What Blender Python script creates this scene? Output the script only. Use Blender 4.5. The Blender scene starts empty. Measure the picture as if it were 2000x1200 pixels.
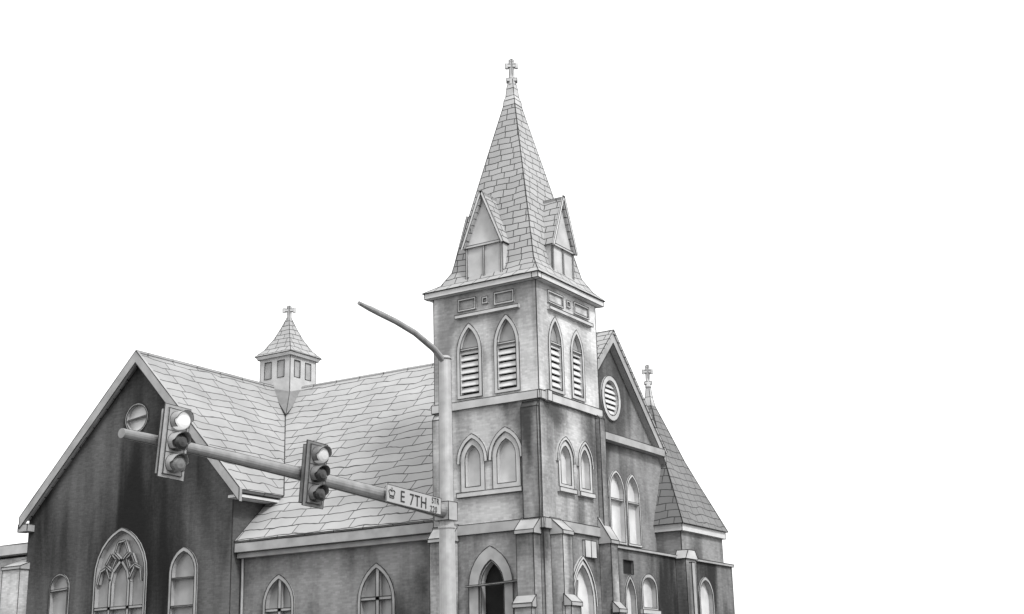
import bpy, bmesh, math, random
from math import radians as R, pi, sin, cos, sqrt
from mathutils import Vector, Matrix, geometry

random.seed(7)
S = bpy.context.scene
COL = S.collection

# ------------------------------------------------------------------ camera
F_PX, PITCH, YAW, ROLL = 2700.0, R(15.968), R(31.396), R(-1.5286)
vr = Vector((cos(YAW), sin(YAW), 0)); vf = Vector((-sin(YAW), cos(YAW), 0)); vu = Vector((0, 0, 1))
zc = vf*cos(PITCH) + vu*sin(PITCH)
uc = vu*cos(PITCH) - vf*sin(PITCH)
cr, sr = cos(ROLL), sin(ROLL)
Xc = cr*vr + sr*uc
Yc = -(sr*vr - cr*uc)
cam_d = bpy.data.cameras.new('camera'); cam = bpy.data.objects.new('camera', cam_d); COL.objects.link(cam)
cam_d.sensor_width = 36; cam_d.lens = F_PX/2000*36; cam_d.clip_start = .1; cam_d.clip_end = 3000
M = Matrix((Xc, Yc, -zc)).transposed().to_4x4(); M.translation = Vector((25.264, -43.157, 1.6))
cam.matrix_world = M
S.camera = cam

# ------------------------------------------------------------------ world, sun, exposure
SUN_EL, SUN_AZ = R(44), R(114)          # azimuth clockwise from +Y: out of the east, a little south
W = bpy.data.worlds.new('World'); S.world = W; W.use_nodes = True
nt = W.node_tree; bg = nt.nodes['Background']
sky = nt.nodes.new('ShaderNodeTexSky'); sky.sky_type = 'NISHITA'; sky.sun_disc = False
sky.sun_elevation = SUN_EL; sky.sun_rotation = SUN_AZ; sky.air_density = 1; sky.dust_density = 4
hs = nt.nodes.new('ShaderNodeHueSaturation'); hs.inputs['Saturation'].default_value = 0
mx = nt.nodes.new('ShaderNodeMix'); mx.data_type = 'RGBA'; mx.inputs[0].default_value = .7   # thick white cloud layer
mx.inputs[7].default_value = (7.6, 7.6, 7.6, 1)
nt.links.new(sky.outputs[0], hs.inputs['Color']); nt.links.new(hs.outputs[0], mx.inputs[6])
nt.links.new(mx.outputs[2], bg.inputs['Color']); bg.inputs['Strength'].default_value = .13
sd = bpy.data.lights.new('sun', 'SUN'); sd.energy = 1.7; sd.angle = R(10); sd.color = (1, 1, 1)
so = bpy.data.objects.new('sun', sd); COL.objects.link(so)
sdir = Vector((sin(SUN_AZ)*cos(SUN_EL), cos(SUN_AZ)*cos(SUN_EL), sin(SUN_EL)))
so.rotation_euler = sdir.to_track_quat('Z', 'Y').to_euler(); so.location = sdir*80
S.view_settings.view_transform = 'Standard'; S.view_settings.look = 'None'
S.view_settings.gamma = 1; S.view_settings.exposure = 0.75
S.cycles.max_bounces = 5

# ------------------------------------------------------------------ materials
def new_mat(name):
    m = bpy.data.materials.new(name); m.use_nodes = True
    return m, m.node_tree.nodes, m.node_tree.links, m.node_tree.nodes['Principled BSDF']
def g(v): return (v, v, v, 1)

def mat_plain(name, v, rough=.6, var=.12, scale=2.0, metal=0, spec=.3):
    m, N, L, b = new_mat(name)
    tc = N.new('ShaderNodeTexCoord'); no = N.new('ShaderNodeTexNoise'); no.inputs['Scale'].default_value = scale
    no.inputs['Detail'].default_value = 6
    r = N.new('ShaderNodeMapRange'); r.inputs[1].default_value = .3; r.inputs[2].default_value = .7
    r.inputs[3].default_value = v*(1-var); r.inputs[4].default_value = v*(1+var)
    L.new(tc.outputs['Object'], no.inputs['Vector']); L.new(no.outputs[0], r.inputs[0]); L.new(r.outputs[0], b.inputs['Base Color'])
    b.inputs['Roughness'].default_value = rough; b.inputs['Metallic'].default_value = metal
    b.inputs['Specular IOR Level'].default_value = spec
    return m

def mat_brick(name, lo, hi, streak=.5, seed=0.0, big=.16, belt=None):
    """weathered brick wall: soot in tall soft streaks and clouds, faint courses"""
    m, N, L, b = new_mat(name)
    tc = N.new('ShaderNodeTexCoord')
    def noise(sc, loc, scale, detail=4, dist=0):
        mp = N.new('ShaderNodeMapping'); mp.inputs['Scale'].default_value = sc; mp.inputs['Location'].default_value = loc
        n = N.new('ShaderNodeTexNoise'); n.inputs['Scale'].default_value = scale; n.inputs['Detail'].default_value = detail
        n.inputs['Distortion'].default_value = dist
        L.new(tc.outputs['Object'], mp.inputs['Vector']); L.new(mp.outputs[0], n.inputs['Vector']); return n.outputs[0]
    a = noise((1, 1, .55), (seed, seed*2, 1), big, 3, .8)
    s = noise((1, 1, .12), (seed*3, 0, seed), 1.3, 5, .4)
    f = noise((1, 1, 1), (0, 0, 0), 9, 5)
    def mul(x, k, add=0):
        n = N.new('ShaderNodeMath'); n.operation = 'MULTIPLY_ADD'; n.inputs[1].default_value = k
        if isinstance(add, (int, float)): n.inputs[2].default_value = add
        else: L.new(add, n.inputs[2])
        L.new(x, n.inputs[0]); return n.outputs[0]
    v = mul(a, 3.0, -1.5+.5-1.1*streak-.15); v = mul(s, 2.2*streak, v); v = mul(f, .3, v)
    if belt:      # darkens towards the middle of an oval: centre (x, z), half sizes
        sp_ = N.new('ShaderNodeSeparateXYZ'); L.new(tc.outputs['Object'], sp_.inputs[0])
        dx = N.new('ShaderNodeMath'); dx.operation = 'MULTIPLY_ADD'; dx.inputs[1].default_value = 1/belt[2]; dx.inputs[2].default_value = -belt[0]/belt[2]; L.new(sp_.outputs[0], dx.inputs[0])
        dz = N.new('ShaderNodeMath'); dz.operation = 'MULTIPLY_ADD'; dz.inputs[1].default_value = 1/belt[3]; dz.inputs[2].default_value = -belt[1]/belt[3]; L.new(sp_.outputs[2], dz.inputs[0])
        p2 = []
        for q in (dx, dz):
            m2 = N.new('ShaderNodeMath'); m2.operation = 'MULTIPLY'; L.new(q.outputs[0], m2.inputs[0]); L.new(q.outputs[0], m2.inputs[1]); p2.append(m2.outputs[0])
        su = N.new('ShaderNodeMath'); su.operation = 'ADD'; su.use_clamp = True; L.new(p2[0], su.inputs[0]); L.new(p2[1], su.inputs[1])
        v = mul(su.outputs[0], .62, mul(v, .8, -.36))
    r = N.new('ShaderNodeMapRange'); r.interpolation_type = 'SMOOTHSTEP'
    r.inputs[1].default_value = 0; r.inputs[2].default_value = 1; r.inputs[3].default_value = lo; r.inputs[4].default_value = hi
    L.new(v, r.inputs[0])
    # courses
    sx = N.new('ShaderNodeSeparateXYZ'); L.new(tc.outputs['Object'], sx.inputs[0])
    ge = N.new('ShaderNodeNewGeometry'); sn = N.new('ShaderNodeSeparateXYZ'); L.new(ge.outputs['True Normal'], sn.inputs[0])
    ab = N.new('ShaderNodeMath'); ab.operation = 'ABSOLUTE'; L.new(sn.outputs[0], ab.inputs[0])
    gt = N.new('ShaderNodeMath'); gt.operation = 'GREATER_THAN'; gt.inputs[1].default_value = .7; L.new(ab.outputs[0], gt.inputs[0])
    mi = N.new('ShaderNodeMix'); L.new(gt.outputs[0], mi.inputs[0]); L.new(sx.outputs[0], mi.inputs[2]); L.new(sx.outputs[1], mi.inputs[3])
    cb = N.new('ShaderNodeCombineXYZ'); L.new(mi.outputs[0], cb.inputs[0]); L.new(sx.outputs[2], cb.inputs[1])
    br = N.new('ShaderNodeTexBrick'); br.inputs['Scale'].default_value = 1; br.inputs['Brick Width'].default_value = .24
    br.inputs['Row Height'].default_value = .085; br.inputs['Mortar Size'].default_value = .008; br.inputs['Mortar Smooth'].default_value = .3
    br.inputs['Color1'].default_value = g(1.12); br.inputs['Color2'].default_value = g(.84); br.inputs['Mortar'].default_value = g(.95)
    L.new(cb.outputs[0], br.inputs['Vector'])
    mm = N.new('ShaderNodeMix'); mm.data_type = 'RGBA'; mm.blend_type = 'MULTIPLY'; mm.inputs[0].default_value = 1
    L.new(r.outputs[0], mm.inputs[6]); L.new(br.outputs['Color'], mm.inputs[7]); L.new(mm.outputs[2], b.inputs['Base Color'])
    bp = N.new('ShaderNodeBump'); bp.inputs['Strength'].default_value = .3; bp.inputs['Distance'].default_value = .01
    L.new(br.outputs['Fac'], bp.inputs['Height']); bp.invert = True; L.new(bp.outputs[0], b.inputs['Normal'])
    b.inputs['Roughness'].default_value = .9; b.inputs['Specular IOR Level'].default_value = .2
    return m

def mat_slate(name, v, row, width, line=.02):
    """slates laid in courses; u is the level direction of the slope, courses follow the height"""
    m, N, L, b = new_mat(name)
    tc = N.new('ShaderNodeTexCoord')
    wob = N.new('ShaderNodeTexNoise'); wob.inputs['Scale'].default_value = .7; wob.inputs['Detail'].default_value = 2
    L.new(tc.outputs['Object'], wob.inputs['Vector'])
    sx = N.new('ShaderNodeSeparateXYZ'); L.new(tc.outputs['Object'], sx.inputs[0])
    ge = N.new('ShaderNodeNewGeometry'); sn = N.new('ShaderNodeSeparateXYZ'); L.new(ge.outputs['True Normal'], sn.inputs[0])
    def ma(op, a, c, d=None):
        n = N.new('ShaderNodeMath'); n.operation = op
        for i, q in enumerate((a, c, d)):
            if q is None: continue
            if isinstance(q, (int, float)): n.inputs[i].default_value = q
            else: L.new(q, n.inputs[i])
        return n.outputs[0]
    ax = ma('ABSOLUTE', sn.outputs[0], None); ay = ma('ABSOLUTE', sn.outputs[1], None)
    sel = ma('GREATER_THAN', ax, ay)
    mi = N.new('ShaderNodeMix'); L.new(sel, mi.inputs[0]); L.new(sx.outputs[0], mi.inputs[2]); L.new(sx.outputs[1], mi.inputs[3])
    z = ma('MULTIPLY_ADD', wob.outputs[0], row*1.1, sx.outputs[2])
    # random stagger of each course
    rowi = ma('FLOOR', ma('DIVIDE', z, row), None)
    wn = N.new('ShaderNodeTexWhiteNoise'); wn.noise_dimensions = '1D'; L.new(rowi, wn.inputs['W'])
    u = ma('MULTIPLY_ADD', wn.outputs['Value'], width*3.3, mi.outputs[0])
    cb = N.new('ShaderNodeCombineXYZ'); L.new(u, cb.inputs[0]); L.new(z, cb.inputs[1])
    br = N.new('ShaderNodeTexBrick'); br.offset = .37; br.inputs['Scale'].default_value = 1; br.inputs['Brick Width'].default_value = width
    br.inputs['Row Height'].default_value = row; br.inputs['Mortar Size'].default_value = line; br.inputs['Mortar Smooth'].default_value = .25
    br.inputs['Color1'].default_value = g(v*1.05); br.inputs['Color2'].default_value = g(v*.93); br.inputs['Mortar'].default_value = g(.05)
    L.new(cb.outputs[0], br.inputs['Vector'])
    st = N.new('ShaderNodeTexNoise'); st.inputs['Scale'].default_value = .5; st.inputs['Detail'].default_value = 6
    mp = N.new('ShaderNodeMapping'); mp.inputs['Scale'].default_value = (1, 1, .35); L.new(tc.outputs['Object'], mp.inputs['Vector']); L.new(mp.outputs[0], st.inputs['Vector'])
    rr = N.new('ShaderNodeMapRange'); rr.inputs[1].default_value = .3; rr.inputs[2].default_value = .7; rr.inputs[3].default_value = .86; rr.inputs[4].default_value = 1.08
    L.new(st.outputs[0], rr.inputs[0])
    mm = N.new('ShaderNodeMix'); mm.data_type = 'RGBA'; mm.blend_type = 'MULTIPLY'; mm.inputs[0].default_value = 1
    L.new(br.outputs['Color'], mm.inputs[6]); L.new(rr.outputs[0], mm.inputs[7]); L.new(mm.outputs[2], b.inputs['Base Color'])
    bp = N.new('ShaderNodeBump'); bp.inputs['Strength'].default_value = .5; bp.inputs['Distance'].default_value = .02; bp.invert = True
    L.new(br.outputs['Fac'], bp.inputs['Height']); L.new(bp.outputs[0], b.inputs['Normal'])
    b.inputs['Roughness'].default_value = .75; b.inputs['Specular IOR Level'].default_value = .25
    return m

INK = mat_plain('dark_ink', .022, .8, .3)  # for the drawn outlines added along edges, and the sign lettering
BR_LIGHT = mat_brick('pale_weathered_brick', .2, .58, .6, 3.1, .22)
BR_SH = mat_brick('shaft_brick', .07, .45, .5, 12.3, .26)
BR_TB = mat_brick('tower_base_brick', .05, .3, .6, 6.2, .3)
BR_MID = mat_brick('grey_brick', .06, .25, .5, 8.4, .2)
BR_DARK = mat_brick('dark_gable_brick', .010, .125, .5, 9.1, .13, (-22.3, 9.0, 9.5, 6.0))
BR_BASE = mat_brick('dark_base_brick', .02, .17, .6, 1.7, .35)
STONE = mat_plain('pale_stone', .42, .85, .16, 1.5)
STONE_D = mat_plain('weathered_stone', .3, .85, .2, 1.5)
FLASH = mat_plain('lead_flashing', .17, .6, .2, 2)
TRIM = mat_plain('painted_trim', .5, .6, .1, 2)
SLATE = mat_slate('roof_slate', .34, .40, 1.5, .024)
SLATE_T = mat_slate('transept_slate', .3, .42, 1.6, .024)
SLATE_S = mat_slate('spire_slate', .34, .28, .6, .021)
SLATE_B = mat_slate('pavilion_slate', .165, .36, .75, .024)
LOUV = mat_plain('louvre_paint', .52, .6, .1, 3)
GLASS = mat_plain('leaded_glass', .26, .25, .25, .9, 0, .5)
GLASS_L = mat_plain('pale_leaded_glass', .5, .25, .2, 1.1, 0, .5)
VOID = mat_plain('dark_interior', .012, .9, .2)
GALV = mat_plain('galvanised_steel', .34, .45, .15, 6, .25, .5)
GALV_D = mat_plain('weathered_steel', .24, .5, .2, 5, .3, .5)
HOUS = mat_plain('signal_housing', .3, .45, .2, 7)
HOUS_D = mat_plain('signal_housing_worn', .16, .45, .25, 7)
LENS_D = mat_plain('dark_lens', .02, .2, .3, 20, 0, .6)
LENS_G = mat_plain('grey_lens', .12, .25, .2, 20, 0, .6)
SIGNW = mat_plain('sign_sheet', .33, .4, .05, 3)
def mat_emit(name, v, s):
    m, N, L, b = new_mat(name); b.inputs['Base Color'].default_value = g(v); b.inputs['Emission Color'].default_value = g(1)
    b.inputs['Emission Strength'].default_value = s; b.inputs['Roughness'].default_value = .4; return m
LENS_ON = mat_emit('lit_lens', .45, .28); LENS_ON2 = mat_emit('dim_lit_lens', .35, .12)
ASPH = mat_plain('asphalt', .05, .9, .25, 3)
CONC = mat_plain('concrete', .3, .85, .12, 1.2)
GRASSM = mat_plain('lawn', .09, .95, .3, 3)
PAINT = mat_plain('road_paint', .6, .7, .1, 4)

# ------------------------------------------------------------------ mesh helper
class G:
    def __init__(s, ink=.017): s.v = []; s.f = []; s.m = []; s.ink = ink
    def add(s, vs, fs, m=0):
        o = len(s.v); s.v += [tuple(v) for v in vs]
        for f in fs: s.f.append(tuple(i+o for i in f)); s.m.append(m)
    def tube(s, p, q, r, r2=None, m=0, n=4, cap=True):
        p = Vector(p); q = Vector(q); d = q-p
        if d.length < 1e-6: return
        r2 = r if r2 is None else r2
        a = d.orthogonal().normalized(); b = d.normalized().cross(a)
        vs = [p+(a*cos(2*pi*i/n)+b*sin(2*pi*i/n))*r for i in range(n)]+[q+(a*cos(2*pi*i/n)+b*sin(2*pi*i/n))*r2 for i in range(n)]
        fs = [(i, (i+1) % n, n+(i+1) % n, n+i) for i in range(n)]
        if cap: fs += [tuple(reversed(range(n))), tuple(range(n, 2*n))]
        s.add(vs, fs, m)
    def line(s, pts, r=None, closed=False, m=1):
        """a thin dark tube added along an edge as a drawn outline; its width wavers a little"""
        r = r or s.ink
        pts = list(pts)+([pts[0]] if closed else [])
        for p, q in zip(pts, pts[1:]):
            p = Vector(p); q = Vector(q); k = max(1, int((q-p).length/1.2)); last = p
            rl = r*random.uniform(.7, 1.15)
            for i in range(1, k+1):
                t = p.lerp(q, i/k); rn = r*random.uniform(.6, 1.25)
                s.tube(last, t, rl, rn, m, 4, False); last = t; rl = rn
    def prism(s, a, b, m=0, ink=True, mid=None):
        """solid between two matching polygons a (front) and b (back)"""
        n = len(a)
        s.add(list(a)+list(b), [tuple(range(n)), tuple(reversed(range(n, 2*n)))]+[(i, n+i, n+(i+1) % n, (i+1) % n) for i in range(n)], m)
        if ink: s.line(a, closed=True)
        if ink == 2:
            s.line(b, closed=True)
            for p, q in zip(a, b): s.line([p, q])
    def box(s, x0, x1, y0, y1, z0, z1, m=0, ink=True):
        a = [(x0, y0, z0), (x1, y0, z0), (x1, y0, z1), (x0, y0, z1)]
        b = [(x0, y1, z0), (x1, y1, z0), (x1, y1, z1), (x0, y1, z1)]
        s.prism(a, b, m, 2 if ink else False)
    def build(s, name, mats, parent=None):
        me = bpy.data.meshes.new(name); me.from_pydata(s.v, [], s.f)
        if not isinstance(mats, (list, tuple)): mats = [mats]
        mats = list(mats)
        if len(mats) == 1: mats.append(INK)
        for m in mats: me.materials.append(m)
        me.polygons.foreach_set('material_index', s.m)
        bm = bmesh.new(); bm.from_mesh(me); bmesh.ops.recalc_face_normals(bm, faces=bm.faces); bm.to_mesh(me); bm.free()
        me.update()
        o = bpy.data.objects.new(name, me); COL.objects.link(o); o.parent = parent
        return o

def tag(o, label=None, cat=None, group=None, kind=None):
    for k, v in (('label', label), ('category', cat), ('group', group), ('kind', kind)):
        if v: o[k] = v
    return o
def empty(name, loc=(0, 0, 0)):
    o = bpy.data.objects.new(name, None); COL.objects.link(o); o.location = loc; return o

# wall frames: (a, z, d) -> world; d counts outward
def FS(y0): return lambda a, z, d=0: (a, y0-d, z)
def FE(x0): return lambda a, z, d=0: (x0+d, a, z)
def FN(y0): return lambda a, z, d=0: (a, y0+d, z)
def FW(x0): return lambda a, z, d=0: (x0-d, a, z)

def arch(a0, a1, zb, zs, za, n=7):
    w = (a1-a0)/2; h = za-zs; c = (a0+a1)/2
    r = (w*w+h*h)/(2*w)
    pts = [(a0, zb), (a1, zb)]
    for i in range(n+1):
        z = zs+h*sin(pi/2*i/n)
        dx = r-sqrt(max(0, r*r-(z-zs)**2)) if h >= w else w-w*sqrt(max(0, 1-((z-zs)/h)**2))
        pts.append((a1-dx, z))
    for i in range(n-1, -1, -1):
        z = zs+h*sin(pi/2*i/n)
        dx = r-sqrt(max(0, r*r-(z-zs)**2)) if h >= w else w-w*sqrt(max(0, 1-((z-zs)/h)**2))
        pts.append((a0+dx, z))
    return pts
def oval(a, z, ra, rz, n=24): return [(a+ra*cos(2*pi*i/n-pi/2), z+rz*sin(2*pi*i/n-pi/2)) for i in range(n)]

def span(poly, z):
    xs = []
    for (x0, z0), (x1, z1) in zip(poly, poly[1:]+poly[:1]):
        if (z0-z)*(z1-z) < 0: xs.append(x0+(x1-x0)*(z-z0)/(z1-z0))
    return (min(xs), max(xs)) if len(xs) > 1 else None

def wall(gm, P, outer, holes=(), reveal=.28, ink=True, m=0):
    """wall face with real openings and their reveals"""
    loops = [outer]+[h for h in holes]
    flat = [p for l in loops for p in l]
    tris = geometry.tessellate_polygon([[Vector((p[0], p[1], 0)) for p in l] for l in loops])
    gm.add([P(a, z, 0) for a, z in flat], [tuple(t) for t in tris], m)
    for h in holes:
        n = len(h)
        gm.add([P(a, z, 0) for a, z in h]+[P(a, z, -reveal) for a, z in h], [(i, (i+1) % n, n+(i+1) % n, n+i) for i in range(n)], m)
    if ink: gm.line([P(a, z, 0) for a, z in outer], closed=True)

def ring(gm, P, o, i, d0, d1, m=0, ink=True):
    n = len(o)
    vs = [P(*p, d1) for p in o]+[P(*p, d1) for p in i]+[P(*p, d0) for p in o]+[P(*p, d0) for p in i]
    fs = []
    for k in range(n):
        j = (k+1) % n
        fs += [(k, j, n+j, n+k), (k, 2*n+k, 2*n+j, j), (n+k, n+j, 3*n+j, 3*n+k), (2*n+k, 3*n+k, 3*n+j, 2*n+j)]
    gm.add(vs, fs, m)
    if ink:
        gm.line([P(*p, d1) for p in o], closed=True); gm.line([P(*p, d1) for p in i], closed=True)

def bar(gm, P, pts, w, d0, d1, m=0, ink=True):
    for (a0, z0), (a1, z1) in zip(pts, pts[1:]):
        L = math.hypot(a1-a0, z1-z0); nx, nz = -(z1-z0)/L*w/2, (a1-a0)/L*w/2
        q = [(a0-nx, z0-nz), (a1-nx, z1-nz), (a1+nx, z1+nz), (a0+nx, z0+nz)]
        gm.prism([P(*p, d1) for p in q], [P(*p, d0) for p in q], m, False)
        if ink:
            gm.line([P(*q[0], d1), P(*q[1], d1)]); gm.line([P(*q[2], d1), P(*q[3], d1)])

CH = empty('church'); tag(CH, 'tall corner church with a slate spire, louvred belfry and steep gabled roofs', 'church')

def window(P, arc, fw, kind='glass', parent=CH, name='window', hood=0, glass=None, bars=(), sill=True, head=None, ink=.015, fmat=None, fd=.06, pitch=.25):
    """arc = (a0,a1,zb,zs,za): opening; the frame fills its edge, hood is a moulding round its head"""
    a0, a1, zb, zs, za = arc
    O = arch(*arc); I = arch(a0+fw, a1-fw, zb+fw*.9, zs, za-fw*1.25)
    gm = G(ink); ring(gm, P, O, I, -.2, fd)
    for pts, w in bars: bar(gm, P, pts, w, -.14, fd-.03)
    if head: bar(gm, P, [(a0+fw*.5, head), (a1-fw*.5, head)], .07, -.14, fd-.02)
    fr = gm.build(name, fmat or STONE, parent)
    if kind == 'louver':
        lg = G(.012); z = zb+fw+.1
        top = head if head else za
        while z < top-.12:
            s = span(I, z); s2 = span(I, z+.16)
            if s and s2 and s[1]-s[0] > .12 and s2[1]-s2[0] > .1:
                h = pitch*.74
                lg.prism([P(s[0], z, -.01), P(s[1], z, -.01), P(s2[1], z+h, -.10), P(s2[0], z+h, -.10)],
                         [P(s[0], z-.02, -.04), P(s[1], z-.02, -.04), P(s2[1], z+h-.02, -.13), P(s2[0], z+h-.02, -.13)], 0, False)
            z += pitch
        lg.build('louvre', LOUV, fr)
        s1 = span(I, top+.01)
        hg_ = G(.014); q = [(s1[0], top+.03)]+[(s1[1], top+.03)]+[p for p in I[2:] if p[1] > top+.05]
        hg_.prism([P(*p, -.1) for p in q], [P(*p, -.13) for p in q], 0, True); hg_.build('head_panel', GLASS, fr)
    pg = G(.01)
    pg.prism([P(*p, -.17) for p in O], [P(*p, -.24) for p in O], 0, False)
    pg.build('pane', {'louver': VOID, 'glass': glass or GLASS, 'void': VOID}[kind], fr)
    if hood:
        hg = G(ink); H = arch(a0-hood, a1+hood, zs-.1, zs, za+hood*1.3); I2 = arch(a0-.003, a1+.003, zs-.1, zs, za+.003)
        n = len(H); H = H[1:]+H[:1]; I2 = I2[1:]+I2[:1]
        for k in range(n-1):
            q = [H[k], H[k+1], I2[k+1], I2[k]]
            hg.prism([P(*p, .1) for p in q], [P(*p, .002) for p in q], 0, False)
        hg.line([P(*p, .1) for p in H]); hg.line([P(*p, .1) for p in I2])
        hg.build('hood_moulding', STONE, fr)
    if sill:
        sg = G(ink)
        q = [(a0-.08, zb-.16), (a1+.08, zb-.16), (a1+.08, zb+.01), (a0-.08, zb+.01)]
        sg.prism([P(*p, .14) for p in q], [P(*p, .003) for p in q], 0, True)
        sg.build('sill', STONE, fr)
    return O

def buttress(x0, x1, y0, y1, ztop, cap, side, foot=None, mat=None, parent=CH, ink=.017):
    """pier with a sloped stone cap; side = outward direction 'S' or 'E'; foot = (z, extra projection)"""
    bg_ = G(ink); bg_.box(x0, x1, y0, y1, 0, ztop)
    o = bg_.build('buttress', mat or BR_LIGHT, parent)
    cg = G(ink)
    def wedge(X0, X1, Y0, Y1, z0, z1, e=.05, cg=cg, m=0):
        if side == 'S':
            A = [(X0-e, Y0-e, z0), (X1+e, Y0-e, z0), (X1+e, Y1, z1), (X0-e, Y1, z1)]
        else:
            A = [(X1+e, Y0-e, z0), (X1+e, Y1+e, z0), (X0, Y1+e, z1), (X0, Y0-e, z1)]
        B = [(p[0], p[1], z0-.14) for p in A]
        cg.prism(A, B, m, 2)
    wedge(x0, x1, y0, y1, ztop+.004, ztop+cap)
    if foot:
        fz, fe = foot
        fg = G(ink)
        if side == 'S':
            fg.box(x0+.003, x1-.003, y0-fe, y0+.1, 0, fz); wedge(x0, x1, y0-fe, y0+.02, fz+.004, fz+.3, cg=fg, m=2)
        else:
            fg.box(x1-.1, x1+fe, y0+.003, y1-.003, 0, fz); wedge(x1-.02, x1+fe, y0, y1, fz+.004, fz+.3, cg=fg, m=2)
        fg.build('foot', [mat or BR_LIGHT, INK, STONE_D], o)
    cg.build('cap', STONE_D, o)
    return o

def slab(gm, poly, t=.16, m=0, ink=True):
    """roof plane: polygon with thickness below"""
    P = [Vector(p) for p in poly]; nrm = (P[1]-P[0]).cross(P[2]-P[0]).normalized()
    if nrm.z < 0: nrm = -nrm
    gm.prism(P, [p-nrm*t for p in P], m, ink)

def cross(z0, z1, c, arm_z, arm, th, parent, knob=None, name='cross', along='x'):
    gm = G(.014); x, y = c
    gm.box(x-th, x+th, y-th, y+th, z0, z1)
    d = Vector((cos(YAW), sin(YAW), 0)) if along == 'd' else Vector((1, 0, 0)) if along == 'x' else Vector((0, 1, 0))
    e = Vector((-d.y, d.x, 0)); cc = Vector((x, y, 0))
    def cb(w, h, zc, t):
        A = [cc-d*w-e*t+Vector((0, 0, zc-h)), cc+d*w-e*t+Vector((0, 0, zc-h)), cc+d*w-e*t+Vector((0, 0, zc+h)), cc-d*w-e*t+Vector((0, 0, zc+h))]
        gm.prism(A, [p+e*2*t for p in A], 0, 2)
    cb(arm, th*.9, arm_z, th*.85)
    for sx in (-1, 1):
        A = cc+d*sx*(arm)+Vector((0, 0, arm_z)); gm.tube(A-Vector((0, 0, th*1.5)), A+Vector((0, 0, th*1.5)), th*1.15, n=6)
    gm.tube((x, y, z1-th), (x, y, z1+th*.6), th*1.4, th*.8, n=6)
    if knob:
        cb(knob[1], .07, knob[0], .11)
        gm.tube((x, y, knob[0]-.2), (x, y, knob[0]+.22), .17, .1, n=8)
    return gm.build(name, STONE, parent)

# ------------------------------------------------------------------ church: main tower
TX0, TX1, TY0, TY1 = -4.7, 0.0, 0.0, 4.7
ZT = 17.0
sB = [(-3.6, -2.45, 12.8, 14.6, 15.75), (-1.9, -.77, 12.8, 14.65, 15.82)]
eB = [(.72, 1.84, 12.8, 14.65, 15.78), (2.42, 3.48, 12.8, 14.6, 15.62)]
sL = [(-3.5, -2.42, 9.22, 10.4, 11.22), (-2.08, -.86, 9.22, 10.4, 11.3)]
eL = [(1.16, 2.28, 9.22, 10.3, 11.05), (2.72, 3.74, 9.22, 10.3, 11.1)]
sD = (-2.76, -1.68, 2.6, 5.72, 6.64)
eD = (1.8, 3.62, 2.6, 5.1, 6.68)
S0, E0 = FS(TY0), FE(TX1)
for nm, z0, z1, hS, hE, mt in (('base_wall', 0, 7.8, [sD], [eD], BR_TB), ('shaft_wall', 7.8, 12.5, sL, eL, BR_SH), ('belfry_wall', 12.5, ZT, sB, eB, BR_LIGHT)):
    tw = G()
    wall(tw, S0, [(TX0, z0), (TX1, z0), (TX1, z1), (TX0, z1)], [arch(*w) for w in hS], ink=False)
    wall(tw, E0, [(TY0, z0), (TY1, z0), (TY1, z1), (TY0, z1)], [arch(*w) for w in hE], ink=False)
    wall(tw, FN(TY1), [(TX0, z0), (TX1, z0), (TX1, z1), (TX0, z1)], ink=False)
    wall(tw, FW(TX0), [(TY0, z0), (TY1, z0), (TY1, z1), (TY0, z1)], ink=False)
    for x, y in ((TX0, 0), (0, 0), (0, TY1)): tw.line([(x, y, z0), (x, y, z1)], .02)
    tw.build(nm, mt, CH)

for w in sB: window(S0, w, .15, 'louver', head=14.72, sill=False, glass=VOID)
for w in eB: window(E0, w, .15, 'louver', head=14.72, sill=False)
for w in sL: window(S0, w, .2, 'glass', hood=.14, glass=GLASS_L, sill=False, fd=.05)
for w in eL: window(E0, w, .17, 'glass', hood=.1, glass=GLASS_L, sill=True)
# door of the street front
dg = G(); O = arch(*sD); ring(dg, S0, arch(sD[0]-.0, sD[1], 2.6, 5.72, 6.64), arch(sD[0]+.06, sD[1]-.06, 2.66, 5.72, 6.56), -.26, .03)
bar(dg, S0, [(-3.22, 5.72), (-.92, 5.80)], .05, .02, .3)
door = dg.build('doorway', STONE_D, CH)
pg = G(); pg.prism([S0(*p, -.3) for p in O], [S0(*p, -.36) for p in O], 0, False); pg.build('door', VOID, door)
hg = G(); H = arch(-3.2, -1.3, 2.6, 5.74, 7.15); I2 = arch(-2.77, -1.67, 2.6, 5.72, 6.65)
for k in range(1, len(H)):
    j = (k+1) % len(H); q = [H[k], H[j], I2[j], I2[k]]
    hg.prism([S0(*p, .09) for p in q], [S0(*p, .003) for p in q], 0, False)
hg.line([S0(*p, .09) for p in H[1:]+H[:1]]); hg.line([S0(*p, .09) for p in I2[1:]+I2[:1]])
hg.build('door_surround', STONE_D, door)
window(E0, eD, .16, 'glass', hood=.1, glass=GLASS_L, sill=False, name='doorway', bars=[([(2.15, 2.8), (2.15, 4.9), (2.35, 5.9)], .06), ([(1.9, 5.0), (2.15, 4.95)], .08)])
vg = G()
vg.box(.003, .12, 2.86, 3.74, 6.78, 7.42); vg.line([(.124, 3.32, 6.8), (.124, 3.32, 7.42)], .02)
vg.build('wall_vent', STONE, CH)

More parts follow.
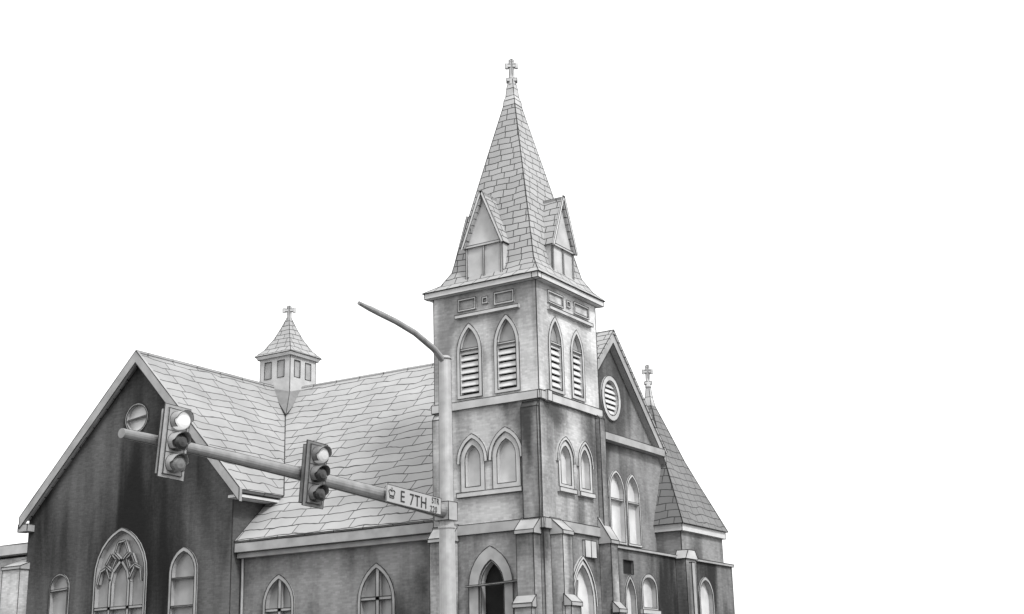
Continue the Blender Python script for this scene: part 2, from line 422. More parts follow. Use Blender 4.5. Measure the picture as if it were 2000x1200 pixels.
# string courses, cornice, frieze panels
def band(z0, z1, pr, name='string_course', mat=STONE, x0=TX0, x1=TX1, y0=TY0, y1=TY1):
    b_ = G()
    b_.box(x0-pr, x1+pr, y0-pr, y0+.01, z0, z1); b_.box(x1-.01, x1+pr+.002, y0-pr-.002, y1+pr, z0+.001, z1-.001)
    b_.box(x0-pr, x1+pr-.004, y1-.01, y1+pr-.003, z0+.002, z1-.002, ink=False); b_.box(x0-pr-.003, x0+.01, y0-pr+.004, y1+pr-.006, z0+.003, z1-.003, ink=False)
    return b_.build(name, mat, CH)
band(7.62, 8.0, .09, mat=STONE_D); band(12.38, 12.7, .09, mat=STONE)
for w0, w1 in ((-3.66, -.78),):
    b_ = G(); b_.box(w0, w1, -.13, -.003, 9.02, 9.2); b_.build('string_course', STONE, CH)
band(16.98, 17.2, .26, 'cornice', TRIM)
for P, panels, led in ((S0, [(-3.52, -2.68), (-2.4, -2.12), (-1.85, -.95)], (-3.62, -.72)), (E0, [(.8, 1.98), (2.26, 2.56), (2.84, 4.04)], (.78, 4.22))):
    b_ = G(.014)
    for k, (a, c) in enumerate(panels):
        z0, z1 = (16.26, 16.76) if k != 1 else (16.4, 16.68)
        q = [(a, z0), (c, z0), (c, z1), (a, z1)]; i = [(a+.07, z0+.07), (c-.07, z0+.07), (c-.07, z1-.07), (a+.07, z1-.07)]
        ring(b_, P, q, i, .002, .06)
    q = [(led[0], 15.98), (led[1], 15.98), (led[1], 16.12), (led[0], 16.12)]
    b_.prism([P(*p, .14) for p in q], [P(*p, .002) for p in q], 0, True)
    b_.build('frieze_panel', STONE, CH)

# pilaster strips and buttresses of the tower
def strip(x0, x1, y0, y1, z0, z1, side, mat=BR_LIGHT):
    b_ = G(); b_.box(x0, x1, y0, y1, z0, z1)
    e = .22
    if side == 'S': b_.prism([(x0, y0, z1+.003), (x1, y0, z1+.003), (x1, y1, z1+e), (x0, y1, z1+e)], [(x0, y0, z1), (x1, y0, z1), (x1, y1, z1), (x0, y1, z1)], 0, True)
    else: b_.prism([(x1, y0, z1+.003), (x1, y1, z1+.003), (x0, y1, z1+e), (x0, y0, z1+e)], [(x1, y0, z1), (x1, y1, z1), (x0, y1, z1), (x0, y0, z1)], 0, True)
    b_.build('pilaster', mat, CH)
strip(-.74, -.05, -.13, -.002, 8.01, 12.1, 'S', BR_TB)
strip(-4.72, -4.1, -.13, -.002, 8.01, 12.1, 'S', BR_SH)
strip(.002, .2, 4.3, 4.72, 8.01, 12.3, 'E', BR_SH)
b_ = G(); b_.box(.002, .2, .3, .62, 12.34, 12.74); b_.build('corbel', STONE, CH)
buttress(-.86, -.14, -.5, 0, 7.55, .5, 'S', (4.95, .25), BR_TB)
buttress(0, .5, .5, 1.2, 7.55, .5, 'E', (5.0, .25), BR_SH)
buttress(-4.72, -3.72, -.4, 0, 7.55, .5, 'S', None, BR_SH)
buttress(0, .5, 4.2, 4.75, 7.5, .9, 'E', (4.9, .22), BR_SH)

# spire
CX, CY = -2.25, 2.4
def ringpts(r, z, c=(CX, CY)): return [(c[0]-r, c[1]-r, z), (c[0]+r, c[1]-r, z), (c[0]+r, c[1]+r, z), (c[0]-r, c[1]+r, z)]
sp = G(.016)
T0 = [(TX0-.32, TY0-.32, 17.205), (TX1+.32, TY0-.32, 17.205), (TX1+.32, TY1+.32, 17.205), (TX0-.32, TY1+.32, 17.205)]
lev = [T0, ringpts(2.22, 17.55), ringpts(1.9, 18.1), ringpts(1.2, 21.35), ringpts(.26, 25.6)]
for A, B in zip(lev, lev[1:]):
    for i in range(4):
        j = (i+1) % 4; sp.add([A[i], A[j], B[j], B[i]], [(0, 1, 2, 3)]); sp.line([A[i], B[i]], .02)
sp.line(T0, closed=True)
sp.add(T0, [(3, 2, 1, 0)])
spire = sp.build('spire_roof', SLATE_S, CH)
cp = G(.014)
pts = [(.29, 25.5), (.26, 25.75), (.2, 25.95), (.17, 26.3), (.09, 26.75)]
for (r0, z0), (r1, z1) in zip(pts, pts[1:]):
    A, B = ringpts(r0, z0), ringpts(r1, z1)
    for i in range(4): cp.add([A[i], A[(i+1) % 4], B[(i+1) % 4], B[i]], [(0, 1, 2, 3)]); cp.line([A[i], B[i]])
    cp.line(A, closed=True)
cp.build('spire_cap', STONE, CH)
cross(26.6, 27.65, (CX, CY), 27.38, .2, .075, CH, knob=(26.72, .22), along='d')

def dormer(P, a, flip=1):
    """gabled spire light; P frame at its front, a centre along the wall"""
    hw, zb, ze, za = .85, 17.3, 18.92, 21.1
    ap = lambda z: 1.9-(z-18.1)*.215 if z > 18.1 else 2.0
    g0 = G(.015)
    def dep(z): return -(2.1-ap(z)-.12)       # depth of the spire face behind the front
    back = dep(za)-.3
    fr = [(a-hw, zb), (a+hw, zb), (a+hw, ze), (a, za-.25), (a-hw, ze)]
    g0.prism([P(*p, 0) for p in fr], [P(*p, -1.0) for p in fr], 0, True)
    for q in (a-hw*.95, a, a+hw*.95):
        bar(g0, P, [(q, zb), (q, ze)], .07, 0, .05, 0, True)
    bar(g0, P, [(a-hw, ze), (a+hw, ze)], .1, 0, .08, 0, True)
    d0 = g0.build('dormer', STONE, CH)
    r0 = G(.016)
    for s_ in (-1, 1):
        e = (a+s_*(hw+.07), ze-.05)
        poly = [P(a, za, .14), P(e[0], e[1], .14), P(e[0], e[1], -1.0), P(a, za, -1.45)]
        slab(r0, poly, .1)
    r0.build('dormer_roof', SLATE_S, d0)
    t = G(.015)
    for s_ in (-1, 1):
        bar(t, P, [(a, za+.03), (a+s_*(hw+.09), ze-.08)], .11, .143, .19)
    t.build('barge_board', TRIM, d0)
dormer(FS(.28), -2.45); dormer(FE(-.24), 2.55); dormer(FN(4.42), -2.3); dormer(FW(-4.42), 2.4)

# ------------------------------------------------------------------ church: nave and transept
YR, ZR = 11.0, 17.6
nv = G()
P16 = FS(1.6)
nW = [(-14.62, -12.92, 4.2, 5.75, 7.0), (-9.62, -7.76, 3.6, 5.6, 7.1)]
wall(nv, P16, [(-15.95, 0), (-4.7, 0), (-4.7, 8.35), (-15.95, 8.35)], [arch(*w) for w in nW])
wall(nv, FE(-2.6), [(0.5, 0), (4.6, 0), (4.6, 8)], ink=False)
nv.build('nave_wall', BR_MID, CH)
for k, (a0, a1, zb, zs, za) in enumerate(nW):
    c = (a0+a1)/2+.05; rail = 5.55 if k == 0 else 5.72
    window(P16, (a0, a1, zb, zs, za), .15, 'glass', bars=[([(c, zb+.1), (c, za-.2)], .17), ([(a0+.1, rail), (a1-.1, rail)], .12)], ink=.018, fmat=STONE_D)
ev = G(.018)
ev.box(-15.9, -4.7, 1.12, 1.55, 8.02, 8.42)
ev.box(-15.9, -4.7, 1.3, 1.597, 7.8, 8.0, ink=False)
ev.build('eave_fascia', STONE_D, CH)
rf = G(.018)
ns = lambda y: 8.5+(y-1.12)*(ZR-8.5)/(YR-1.12)
slab(rf, [(-15.93, 1.12, 8.5), (-2.95, 1.12, 8.5), (-2.95, YR, ZR), (-21.8, YR, ZR), (-15.2, 3.42, ns(3.42)), (-15.93, 3.42, ns(3.42))], .06)
slab(rf, [(-2.95, YR, ZR), (-2.95, 18.6, 10.0), (-21.8, 18.6, 10.0), (-21.8, YR, ZR)], .06, ink=False)
rf.line([(-21.8, YR, ZR), (-15.2, 3.42, ns(3.42))], .03)
rf.tube((-21.5, YR, ZR+.02), (-2.9, YR, ZR+.02), .06, n=6); rf.line([(-21.5, YR, ZR+.08), (-2.9, YR, ZR+.08)], .018)
rf.build('nave_roof', SLATE, CH)

XR, YT = -21.8, 1.0
tr = G(.02)
P10 = FS(YT)
gW = [(-27.12, -25.85, 4.5, 7.2, 7.86), (-24.2, -20.9, 4.0, 7.5, 9.65), (-19.5, -17.85, 4.0, 7.4, 8.48)]
rose = oval(-22.0, 14.6, .74, .7)
wall(tr, P10, [(-28.9, 0), (-15.95, 0), (-15.95, 11.05), (XR, 17.3), (-28.9, 10.6)], [arch(*w) for w in gW]+[rose])
wall(tr, FE(-15.95), [(YT, 0), (3.6, 0), (3.6, 11.2), (YT, 11.2)], ink=False); tr.line([(-15.95, YT, 0), (-15.95, YT, 10.5)], .02)
wall(tr, FW(-28.9), [(YT, 0), (21, 0), (21, 10.6), (YT, 10.6)], ink=False)
wall(tr, FN(21), [(-28.9, 0), (-15.95, 0), (-15.95, 11.05), (XR, 17.3), (-28.9, 10.6)], ink=False)
wall(tr, FE(-15.95), [(18.4, 0), (21, 0), (21, 11.2), (18.4, 11.2)], ink=False)
tr.build('transept_wall', BR_DARK, CH)
tf = G(.018)
zE = 10.6
slab(tf, [(XR, .6, 17.6), (-15.2, .6, zE), (-15.2, 3.42, zE), (XR, 10.96, 17.6)], .14)
slab(tf, [(XR, .6, 17.6), (-29.0, .6, 10.6), (-29.0, 21.3, 10.6), (XR, 21.3, 17.6)], .14)
slab(tf, [(XR, 11.04, 17.6), (-15.2, 18.0, zE), (-15.2, 21.3, zE), (XR, 21.3, 17.6)], .14, ink=False)
tf.tube((XR, .55, 17.63), (XR, 10.6, 17.63), .07, n=6); tf.line([(XR, .55, 17.7), (XR, 10.6, 17.7)], .02)
tf.build('transept_roof', SLATE_T, CH)
rk = G(.02)
P6 = FS(.6)
def chevron(gm, P, apex, le, ri, w, d0, d1):
    (ax_, az_) = apex
    kl = w*math.hypot(ax_-le[0], az_-le[1])/(ax_-le[0]); kr = w*math.hypot(ri[0]-ax_, az_-ri[1])/(ri[0]-ax_)
    for e, k in ((le, kl), (ri, kr)):
        q = [(ax_, az_), e, (e[0], e[1]-k), (ax_, az_-(kl+kr)/2)]
        gm.prism([P(*p, d1) for p in q], [P(*p, d0) for p in q], 0, False)
        gm.line([P(*q[0], d1), P(*q[1], d1), P(*q[2], d1), P(*q[3], d1)])
chevron(rk, P6, (XR, 17.68), (-29.04, 10.66), (-15.17, 10.68), .4, -.1, .08)
rk.box(-29.15, -28.5, .56, .996, 9.95, 10.3)
rk.build('barge_board', STONE_D, CH)
sf = G(.018); sf.box(-15.9, -15.24, .62, 3.6, 10.28, 10.43); sf.build('eave_fascia', TRIM, CH)

# the transept's windows: lancets either side of a traceried window, a round light above
a0, a1, zb, zs, za = gW[0]
window(P10, gW[0], .06, 'glass', glass=GLASS, bars=[([(a0, 7.1), (a1, 7.15)], .08)], ink=.02, fmat=STONE_D)
a0, a1, zb, zs, za = gW[2]
window(P10, gW[2], .15, 'glass', glass=GLASS, bars=[([(a0+.1, 7.15), (a1-.1, 7.15)], .05), ([(a0+.1, 5.95), (a1-.1, 5.95)], .06)], ink=.02, fmat=STONE_D)
mul = [([(-23.15, 4.1), (-23.15, 7.2), (-23.0, 7.7), (-22.5, 8.2)], .16), ([(-21.98, 4.1), (-21.98, 7.2), (-22.1, 7.7), (-22.5, 8.2)], .16),
       ([(-23.95, 7.2), (-23.8, 7.75), (-23.45, 7.9), (-23.15, 7.3)], .1), ([(-21.2, 7.2), (-21.3, 7.75), (-21.65, 7.9), (-21.98, 7.3)], .1),
       ([(-22.95, 8.5), (-22.5, 8.15), (-22.1, 8.5), (-22.35, 9.05), (-22.75, 9.0), (-22.95, 8.5)], .09),
       ([(-23.5, 8.0), (-23.1, 7.75), (-22.85, 8.25), (-23.15, 8.5), (-23.5, 8.0)], .09),
       ([(-21.65, 8.0), (-22.0, 7.75), (-22.2, 8.25), (-21.9, 8.45), (-21.65, 8.0)], .09),
       ([(-24.1, 6.1), (-21.0, 6.1)], .12)]
window(P10, gW[1], .12, 'glass', glass=GLASS, bars=mul, ink=.02, fmat=STONE_D, fd=.08)
rg = G(.02); ring(rg, P10, rose, oval(-22.0, 14.6, .66, .62), -.2, .04); bar(rg, P10, [(-22.62, 14.52), (-21.4, 14.66)], .05, -.14, 0)
ro = rg.build('window', STONE_D, CH)
pg = G(); pg.prism([P10(*p, -.17) for p in rose], [P10(*p, -.24) for p in rose], 0, False); pg.build('pane', GLASS_L, ro)

# corner pier west of the transept and the low wing beyond it
buttress(-29.95, -28.72, .5, 1.6, 8.35, .45, 'S', None, BR_LIGHT, ink=.02)
wg = G(.02); wall(wg, FS(2.6), [(-36, 0), (-28.9, 0), (-28.9, 9.1), (-36, 9.1)]); wg.box(-36, -28.9, 2.61, 12, 0, 9.09, ink=False); wg.build('wing_wall', BR_LIGHT, CH)
wg = G(.02); wg.box(-36.2, -28.95, 2.25, 12.2, 9.2, 9.7); wg.build('wing_parapet', STONE, CH)

# cupola on the crossing
cu = G(.018); cc = (-21.72, 11.05)
A, B = ringpts(1.02, 15.2, cc), ringpts(1.02, 19.25, cc)
for i in range(4): cu.line([A[i], B[i]])
holes_a = [(-.82, -.5+.06), (-.02-.3+.08, .12)]
for P, c0 in ((FS(cc[1]-1.02), cc[0]), (FE(cc[0]+1.02), cc[1]), (FN(cc[1]+1.02), cc[0]), (FW(cc[0]-1.02), cc[1])):
    hs_ = []
    for c in (-.47, .4):
        hs_.append([(c0+c-.23, 18.1), (c0+c+.23, 18.1), (c0+c+.23, 19.0), (c0+c-.23, 19.0)])
    wall(cu, P, [(c0-1.02, 15.2), (c0+1.02, 15.2), (c0+1.02, 19.25), (c0-1.02, 19.25)], hs_, .1, ink=False)
    for h in hs_: cu.line([P(*p, .01) for p in h], closed=True)
cx_, cy_ = cc; fl = G(.018)
V_ = (-19.85, 8.8, 15.72); C_ = (cx_+1.03, cy_-1.03, 17.25)
for P_ in ((cx_-.35, cy_-1.03, 17.62), (cx_+1.03, cy_+.35, 17.62)):
    fl.add([P_, V_, C_], [(0, 1, 2)]); fl.line([P_, V_])
fl.line([C_, V_])
cupola = cu.build('cupola', STONE, CH)
fl.build('saddle_flashing', FLASH, cupola)
for P, c0 in ((FS(cc[1]-.98), cc[0]), (FE(cc[0]+.98), cc[1]), (FN(cc[1]+.98), cc[0]), (FW(cc[0]-.98), cc[1])):
    for c in (-.47, .4):
        q0, q1 = c0+c-.225, c0+c+.225; lg = G(.012)
        lg.prism([P(q0, 18.1, 0), P(q1, 18.1, 0), P(q1, 19, 0), P(q0, 19, 0)], [P(q0, 18.1, -.03), P(q1, 18.1, -.03), P(q1, 19, -.03), P(q0, 19, -.03)], 0, False)
        lg.build('shutter', STONE_D, cupola)
cr_ = G(.016)
for (r0, z0, z1) in ((1.12, 19.18, 19.34),):
    A = ringpts(r0, z0, cc); B = ringpts(r0+.1, z1, cc)
    for i in range(4): cr_.add([A[i], A[(i+1) % 4], B[(i+1) % 4], B[i]], [(0, 1, 2, 3)])
    cr_.line(A, closed=True); cr_.line(B, closed=True); cr_.add(A, [(0, 1, 2, 3)])
prof = [(1.24, 19.36), (.88, 19.75), (.52, 20.4), (.26, 21.05), (.07, 21.6)]
cr2 = G(.018)
for (r0, z0), (r1, z1) in zip(prof, prof[1:]):
    A, B = ringpts(r0, z0, cc), ringpts(r1, z1, cc)
    for i in range(4): cr2.add([A[i], A[(i+1) % 4], B[(i+1) % 4], B[i]], [(0, 1, 2, 3)]); cr2.line([A[i], B[i]])
cr2.line(ringpts(1.24, 19.36, cc), closed=True)
cr_.build('cornice', TRIM, cupola)
cr2.build('cupola_roof', SLATE_S, cupola)
cross(21.5, 22.2, cc, 21.98, .27, .08, cupola, along='d')

# ------------------------------------------------------------------ church: east front
XG = -2.77
EF = FE(XG)
fc = G()
fW = [(10.42, 11.9, 8.15, 10.4, 11.4), (12.05, 13.4, 8.15, 10.4, 11.4)]
rose2 = oval(11.0, 14.62, .8, .93)
wall(fc, EF, [(4.6, 0), (18.3, 0), (18.3, 10.3), (11, 17.3), (4.6, 11.2)], [arch(*w) for w in fW]+[rose2])
fc.build('facade_wall', BR_MID, CH)
for w in fW:
    window(EF, w, .1, 'glass', glass=GLASS_L, sill=False, bars=[([(w[0], 10.1), (w[1], 10.1)], .06)])
rg = G(); ring(rg, EF, oval(11.0, 14.62, .9, 1.03), oval(11.0, 14.62, .66, .8), -.2, .08)
ro = rg.build('window', STONE, CH)
lg = G(); z = 13.92
while z < 15.25:
    hw = .66*sqrt(max(0, 1-((z+.1-14.62)/.8)**2))
    if hw > .1: lg.prism([EF(11-hw, z, -.01), EF(11+hw, z, -.01), EF(11+hw, z+.17, -.09), EF(11-hw, z+.17, -.09)], [EF(11-hw, z-.02, -.04), EF(11+hw, z-.02, -.04), EF(11+hw, z+.15, -.12), EF(11-hw, z+.15, -.12)], 0, False)
    z += .24
lg.build('louvre', LOUV, ro)
pg = G(); pg.prism([EF(*p, -.17) for p in rose2], [EF(*p, -.24) for p in rose2], 0, False); pg.build('pane', VOID, ro)
# raking and level cornice of the front gable
fk = G(.018)
chevron(fk, EF, (11, 17.66), (6.1, 12.76), (15.9, 12.76), .36, .002, .3)
fk.box(XG+.003, XG+.34, 6.2, 15.72, 12.56, 12.9)
fk.build('gable_cornice', STONE_D, CH)
fr2 = G(.018)
slab(fr2, [(XG+.36, 11, 17.75), (XG+.36, 15.95, 12.8), (XG-.6, 15.95, 12.8), (XG-.6, 11, 17.75)], .1)
slab(fr2, [(XG+.36, 11, 17.75), (XG+.36, 6.05, 12.8), (XG-.6, 6.05, 12.8), (XG-.6, 11, 17.75)], .1)
fr2.build('gable_roof', SLATE_S, CH)

# corner pavilion with its own pyramid roof
VX0, VX1, VY0, VY1 = -6.3, -1.52, 15.0, 19.65
pv = G(); pv.box(VX0, VX1, VY0, VY1, 0, 9.1); pv.build('pavilion_wall', BR_MID, CH)
pc = G(.018); pc.box(VX0-.15, VX1+.15, VY0-.15, VY1+.15, 8.95, 9.28); pc.build('cornice', TRIM, CH)
pc_c = (-3.9, 17.35)
pr_ = G(.02)
prof = [[(VX0-.25, VY0-.25, 9.285), (VX1+.25, VY0-.25, 9.285), (VX1+.25, VY1+.25, 9.285), (VX0-.25, VY1+.25, 9.285)], ringpts(1.22, 12.6, pc_c), ringpts(.16, 15.6, pc_c)]
for A, B in zip(prof, prof[1:]):
    for i in range(4): pr_.add([A[i], A[(i+1) % 4], B[(i+1) % 4], B[i]], [(0, 1, 2, 3)]); pr_.line([A[i], B[i]], .025)
pr_.line(prof[0], closed=True); pr_.add(prof[0], [(3, 2, 1, 0)])
pr_.build('pavilion_roof', SLATE_B, CH)
cp = G(.016)
for (r0, z0), (r1, z1) in (((.22, 15.4), (.14, 15.9)), ((.14, 15.9), (.07, 16.6))):
    A, B = ringpts(r0, z0, pc_c), ringpts(r1, z1, pc_c)
    for i in range(4): cp.add([A[i], A[(i+1) % 4], B[(i+1) % 4], B[i]], [(0, 1, 2, 3)]); cp.line([A[i], B[i]])
    cp.line(A, closed=True)
cp.build('roof_cap', STONE, CH)
cross(16.5, 17.5, pc_c, 17.2, .2, .075, CH, knob=(16.62, .17), along='d')

# lower storey in front of the gable wall and pavilion
XL = -1.22; LO = FE(XL)
lo = G()
lW = [(8.45, 9.5, 3.4, 5.6, 6.55), (9.98, 11.5, 5.2, 6.1, 6.72), (15.8, 17.45, 3.6, 6.0, 6.95)]
vent = [(8.52, 6.62), (9.42, 6.62), (9.42, 7.18), (8.52, 7.18)]
wall(lo, LO, [(4.7, 0), (19.9, 0), (19.9, 7.6), (4.7, 7.6)], [arch(*lW[1]), arch(*lW[2]), arch(*lW[0])]+[vent])
lo.box(-6.4, XL-.005, 19.66, 19.9, 0, 7.59, ink=False)
lo.add([(XL, 4.7, 7.6), (XL, 19.9, 7.6), (-6.5, 19.9, 7.6), (-6.5, 4.7, 7.6)], [(0, 1, 2, 3)])
lo.build('lower_wall', BR_BASE, CH)
cl = G(); cl.box(XL-.35, XL+.09, 4.72, 19.98, 7.603, 7.72); cl.build('coping', STONE_D, CH)
for w in lW: window(LO, w, .12, 'glass', glass=GLASS_L, sill=w is lW[1], fmat=STONE_D)
vg = G(); vg.prism([LO(*p, -.1) for p in vent], [LO(*p, -.2) for p in vent], 0, False); vg.line([LO(*p, .01) for p in vent], closed=True); vg.build('vent_opening', VOID, CH)
b_ = G(.02); b_.box(XL+.002, XL+.5, 13.6, 14.7, 0, 7.55)
bt = b_.build('buttress', BR_MID, CH)
b_ = G(.02)
A = [(XL+.56, 13.5, 7.553), (XL+.56, 14.8, 7.553), (XL+.56, 14.5, 7.95), (XL+.56, 13.8, 7.95)]
b_.prism(A, [(XL+.0, p[1], p[2]) for p in A], 0, 2); b_.build('cap', STONE, bt)
b_ = G(.02); b_.box(XL+.4, XL+.62, 13.95, 14.3, 0, 7.4); b_.build('pier_rib', STONE_D, bt)

# downpipe, gutter brackets
dp = G(.01); dp.tube((-15.75, 1.5, .3), (-15.75, 1.5, 8.0), .05, n=8); dp.build('downpipe', STONE_D, CH)
# door steps and plinth
st = G(.01)
for k in range(7): st.box(-3.3, -1.1, -3.2+k*.35, -.003, 1.0+k*.2+.001*k, 1.2+k*.2+.001*k, ink=False)
st.build('entrance_steps', STONE_D, CH); st = G(.01)
for k in range(7): st.box(.003, 3.2-k*.35, 1.7, 3.7, 1.0+k*.2+.001*k, 1.2+k*.2+.001*k, ink=False)
st.build('entrance_steps', STONE_D, CH)

# ------------------------------------------------------------------ traffic signals on their mast arm
PX, PY = 10.78, -21.94
pole = empty('signal_pole', (PX, PY, .15)); tag(pole, 'pale steel street pole with a long signal arm and a curved lamp arm on top', 'pole')
def at(gm): # shift to the pole's own origin
    gm.v = [(x-PX, y-PY, z-.15) for x, y, z in gm.v]; return gm
gm = G(.007)
gm.tube((PX, PY, .15), (PX, PY, 4.75), .17, .145, n=20); gm.tube((PX, PY, 4.75), (PX, PY, 7.95), .135, .115, n=20)
gm.tube((PX, PY, 7.95), (PX, PY, 8.0), .125, .09, n=20)
for z, r in ((4.74, .165), (.3, .2)): gm.tube((PX, PY, z-.02), (PX, PY, z+.02), r, n=20)
q = []
for sgn in (-1, 1):
    o_ = Vector((cos(YAW+.1), sin(YAW+.1), 0))*sgn
    gm.line([(PX+o_.x*.148, PY+o_.y*.148, 1), (PX+o_.x*.136, PY+o_.y*.136, 4.7)], .006)
    gm.line([(PX+o_.x*.132, PY+o_.y*.132, 4.8), (PX+o_.x*.117, PY+o_.y*.117, 7.9)], .006)
for k in range(2): gm.line([(PX+.125*cos(t), PY+.125*sin(t), 4.73+k*3.2) for t in [i*pi/8 for i in range(17)]], .006)
at(gm).build('pole', GALV, pole)
gm = G(.007); gm.box(PX-.16, PX+.16, PY-.17, PY+.12, 4.86, 5.2); at(gm).build('arm_bracket', GALV, pole)
gm = G(.007)
N_ = 14; prev = None
TIPY, TIPZ = -29.9, 5.33
for i in range(N_+1):
    t = i/N_; p = Vector((PX, PY-.1+(TIPY-PY+.1)*t, 5.03+(TIPZ-5.03)*(1-(1-t)**1.4))); r = .135-.065*t
    if prev: gm.tube(prev[0], p, prev[1], r, n=16, cap=i in (1, N_))
    if prev:
        for s_ in (-1, 1): gm.line([prev[0]+Vector((.3*prev[1], 0, s_*prev[1]*.97)), p+Vector((.3*r, 0, s_*r*.97))], .0055)
    prev = (p, r)
at(gm).build('mast_arm', GALV_D, pole)
gm = G(.006)
prev = None
LP = [(-21.95, 7.88), (-22.3, 8.07), (-22.9, 8.25), (-23.5, 8.34), (-24.0, 8.38), (-24.3, 8.41)]
for i, (y, z) in enumerate(LP):
    p = Vector((PX, y, z)); r = .062-.003*i
    if prev:
        gm.tube(prev[0], p, prev[1], r, n=12)
        for s_ in (-1, 1): gm.line([prev[0]+Vector((.2*prev[1], 0, s_*prev[1])), p+Vector((.2*r, 0, s_*r))], .005)
    prev = (p, r)
at(gm).build('lamp_arm', GALV_D, pole)
gm = G(.005); gm.tube((PX, -24.25, 8.405), (PX, -24.6, 8.44), .05, .035, n=10); at(gm).build('lamp_head', GALV_D, pole)

def signal(y, z, top, mid, low, housing, label):
    s0 = empty('traffic_signal', (PX+.1, y, z)); s0.rotation_euler = (-.03, .06, 0); s0.scale = (.9, 1.0, .88); tag(s0, label, 'traffic light', 'traffic signals hung on the mast arm')
    def bx(gm, x0, x1, y0, y1, z0, z1, ink=True): gm.box(x0, x1, y0, y1, z0, z1, 0, ink)
    gm = G(.007)
    bx(gm, .06, .24, -.18, .18, -.53, .53)
    for k in (-1, 1): gm.line([(.243, -.18, k*.175), (.243, .18, k*.175)], .006)
    gm.build('housing', housing, s0)
    gm = G(.006); bx(gm, .2, .215, -.255, .255, -.59, .59); gm.build('backplate', housing, s0)
    gm = G(.005); bx(gm, -.02, .07, -.04, .04, -.18, .18, False); gm.tube((-.0, 0, -.16), (.0, 0, .16), .05, n=8); gm.build('bracket', GALV_D, s0)
    for zz, ln in ((.35, top), (0, mid), (-.35, low)):
        vg_ = G(.006); n = 24; r = .155
        th = [pi*-.28+(pi*1.56)*i/n for i in range(n+1)]   # open at the bottom
        out, inn = [], []
        for k, t in enumerate(th):
            cut = .15-.05*abs(cos(t)) if sin(t) < 0 else .15
            out.append(((.243, r*cos(t), zz+r*sin(t)), (.243+cut+.06*max(0, sin(t)), r*cos(t)*1.0, zz+r*sin(t))))
            inn.append(((.243, .148*cos(t), zz+.148*sin(t)), (0.243+cut+.06*max(0, sin(t)), .148*cos(t), zz+.148*sin(t))))
        for k in range(n):
            vg_.add([out[k][0], out[k+1][0], out[k+1][1], out[k][1]], [(0, 1, 2, 3)]); vg_.add([inn[k][0], inn[k+1][0], inn[k+1][1], inn[k][1]], [(0, 1, 2, 3)])
            vg_.add([out[k][1], out[k+1][1], inn[k+1][1], inn[k][1]], [(0, 1, 2, 3)])
        vg_.line([o_[1] for o_ in out]); vg_.line([o_[0] for o_ in out])
        v_ = vg_.build('visor', housing, s0)
        ls = G()
        prof = [(.147, .246), (.146, .33), (.125, .375), (.08, .4), (.0001, .41)]
        for (r0, x0), (r1, x1) in zip(prof, prof[1:]):
            for k in range(24):
                t0, t1 = 2*pi*k/24, 2*pi*(k+1)/24
                ls.add([(x0, r0*cos(t0), zz+r0*sin(t0)), (x0, r0*cos(t1), zz+r0*sin(t1)), (x1, r1*cos(t1), zz+r1*sin(t1)), (x1, r1*cos(t0), zz+r1*sin(t0))], [(0, 1, 2, 3)])
        ls.build('lens', ln, v_)
    return s0
signal(-29.18, 5.28, LENS_ON, LENS_D, LENS_G, HOUS, 'three-lamp traffic signal near the free end of the arm, farther from the pole')
signal(-26.08, 5.2, LENS_ON2, LENS_D, LENS_D, HOUS_D, 'three-lamp traffic signal between the other signal and the street name sign')

# street name sign
SX = PX+.19
sg = empty('street_name_sign', (SX, -23.22, 5.10)); sg.rotation_euler = (-.045, 0, 0); tag(sg, 'pale street name sign reading E 7TH STR 220 on the signal arm', 'street sign')
gm = G(.005); gm.box(-.012, .0, -.83, .83, -.155, .155, 0, False)
gm.line([(.002, -.82, -.15), (.002, -.82, .15), (.002, .82, .15), (.002, .82, -.15)], .004, closed=True); gm.build('panel', SIGNW, sg)
for y in (-.5, .5):
    gm = G(.004); gm.box(-.1, -.013, y-.02, y+.02, -.05, .05, 0, False); gm.build('clamp', GALV_D, sg)
def text(s, y, z, size, parent, sx=1.0):
    cu_ = bpy.data.curves.new('lettering', 'FONT'); cu_.body = s; cu_.size = size; cu_.extrude = .002; cu_.space_character = 1.1
    o = bpy.data.objects.new('lettering_tmp', cu_); COL.objects.link(o)
    bpy.context.view_layer.update()
    me = bpy.data.meshes.new_from_object(o.evaluated_get(bpy.context.evaluated_depsgraph_get()))
    bpy.data.objects.remove(o)
    for v in me.vertices:
        x, yy, zz = v.co; v.co = (.006+zz, y+x*sx, z+yy)
    me.materials.clear(); me.materials.append(INK)
    q = bpy.data.objects.new('lettering', me); COL.objects.link(q); q.parent = parent
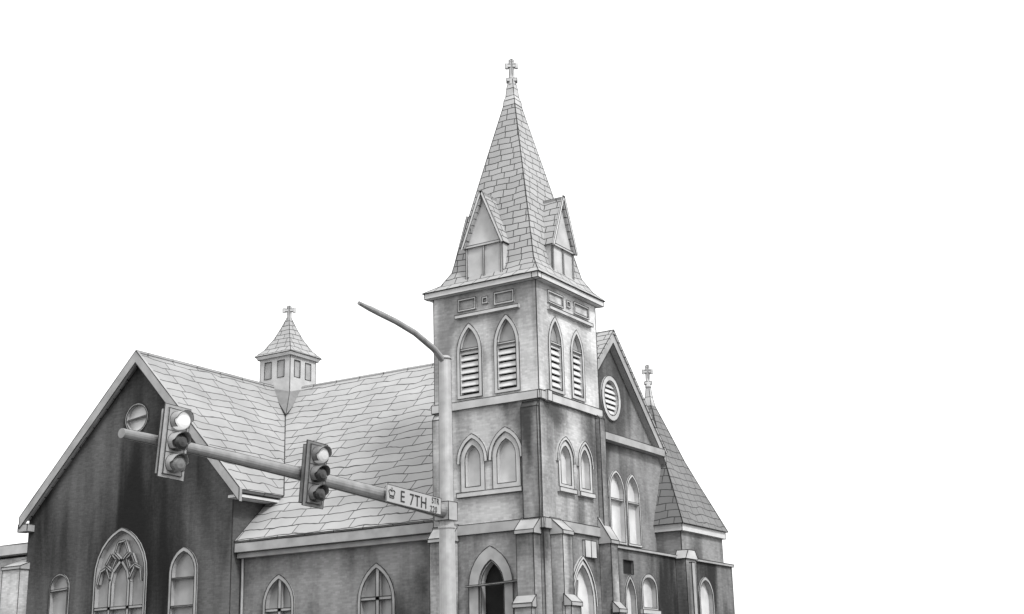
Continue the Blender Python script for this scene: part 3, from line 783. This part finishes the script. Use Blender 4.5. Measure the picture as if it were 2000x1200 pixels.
text('E', -.44, -.1, .29, sg, 1.0); text('7TH', -.16, -.11, .29, sg, .95)
text('STR', .52, .02, .155, sg, .85); text('220', .47, -.135, .155, sg, .9)
gm = G(.009)   # crown emblem
c0, z0 = -.68, 0
gm.line([(.006, c0-.06, z0-.07), (.006, c0+.06, z0-.07), (.006, c0+.06, z0-.04), (.006, c0-.06, z0-.04)], .007, closed=True, m=0)
gm.line([(.006, c0-.06, z0-.03), (.006, c0-.09, z0+.04), (.006, c0-.05, z0+.07), (.006, c0, z0+.04), (.006, c0+.05, z0+.07), (.006, c0+.09, z0+.04), (.006, c0+.06, z0-.03)], .007, closed=True, m=0)
gm.line([(.006, c0, z0+.04), (.006, c0, z0+.11)], .007, m=0)
gm.build('crown_emblem', INK, sg)

# ------------------------------------------------------------------ ground, streets
def sheet(name, x0, x1, y0, y1, z, mat, kind='structure', thick=None):
    gm = G()
    if thick: gm.box(x0, x1, y0, y1, z-thick, z, 0, False)
    else: gm.add([(x0, y0, z), (x1, y0, z), (x1, y1, z), (x0, y1, z)], [(0, 1, 2, 3)])
    o = gm.build(name, mat); o['kind'] = kind; return o
sheet('ground', -1500, 1500, -1500, 1500, -.02, CONC)
sheet('road', -400, 400, -37.0, -23.0, -.012, ASPH)
sheet('road', 12.4, 23.4, -400, 400, -.008, ASPH)
sheet('road_marking', 9.6, 10.2, -36, -24, -.003, PAINT); sheet('road_marking', 7.6, 8.2, -36, -24, -.003, PAINT)
sheet('pavement', -400, 12.3, -22.9, -18.0, .14, CONC, thick=.2)
sheet('pavement', 8.0, 12.3, -17.99, 300, .142, CONC, thick=.2)
sheet('pavement', 23.5, 40, -60, -37.1, .14, CONC, thick=.2)
gm = G(); gm.add([(-60, -17.9, .1), (7.9, -17.9, .1), (7.9, 40, .1), (-60, 40, .1), (-60, -9, 1.05), (4.5, -9, 1.05), (4.5, 40, 1.05), (-60, 40, 1.06)], [(0, 1, 5, 4), (1, 2, 6, 5), (4, 5, 6, 7)])
o = gm.build('lawn', GRASSM); o['kind'] = 'structure'
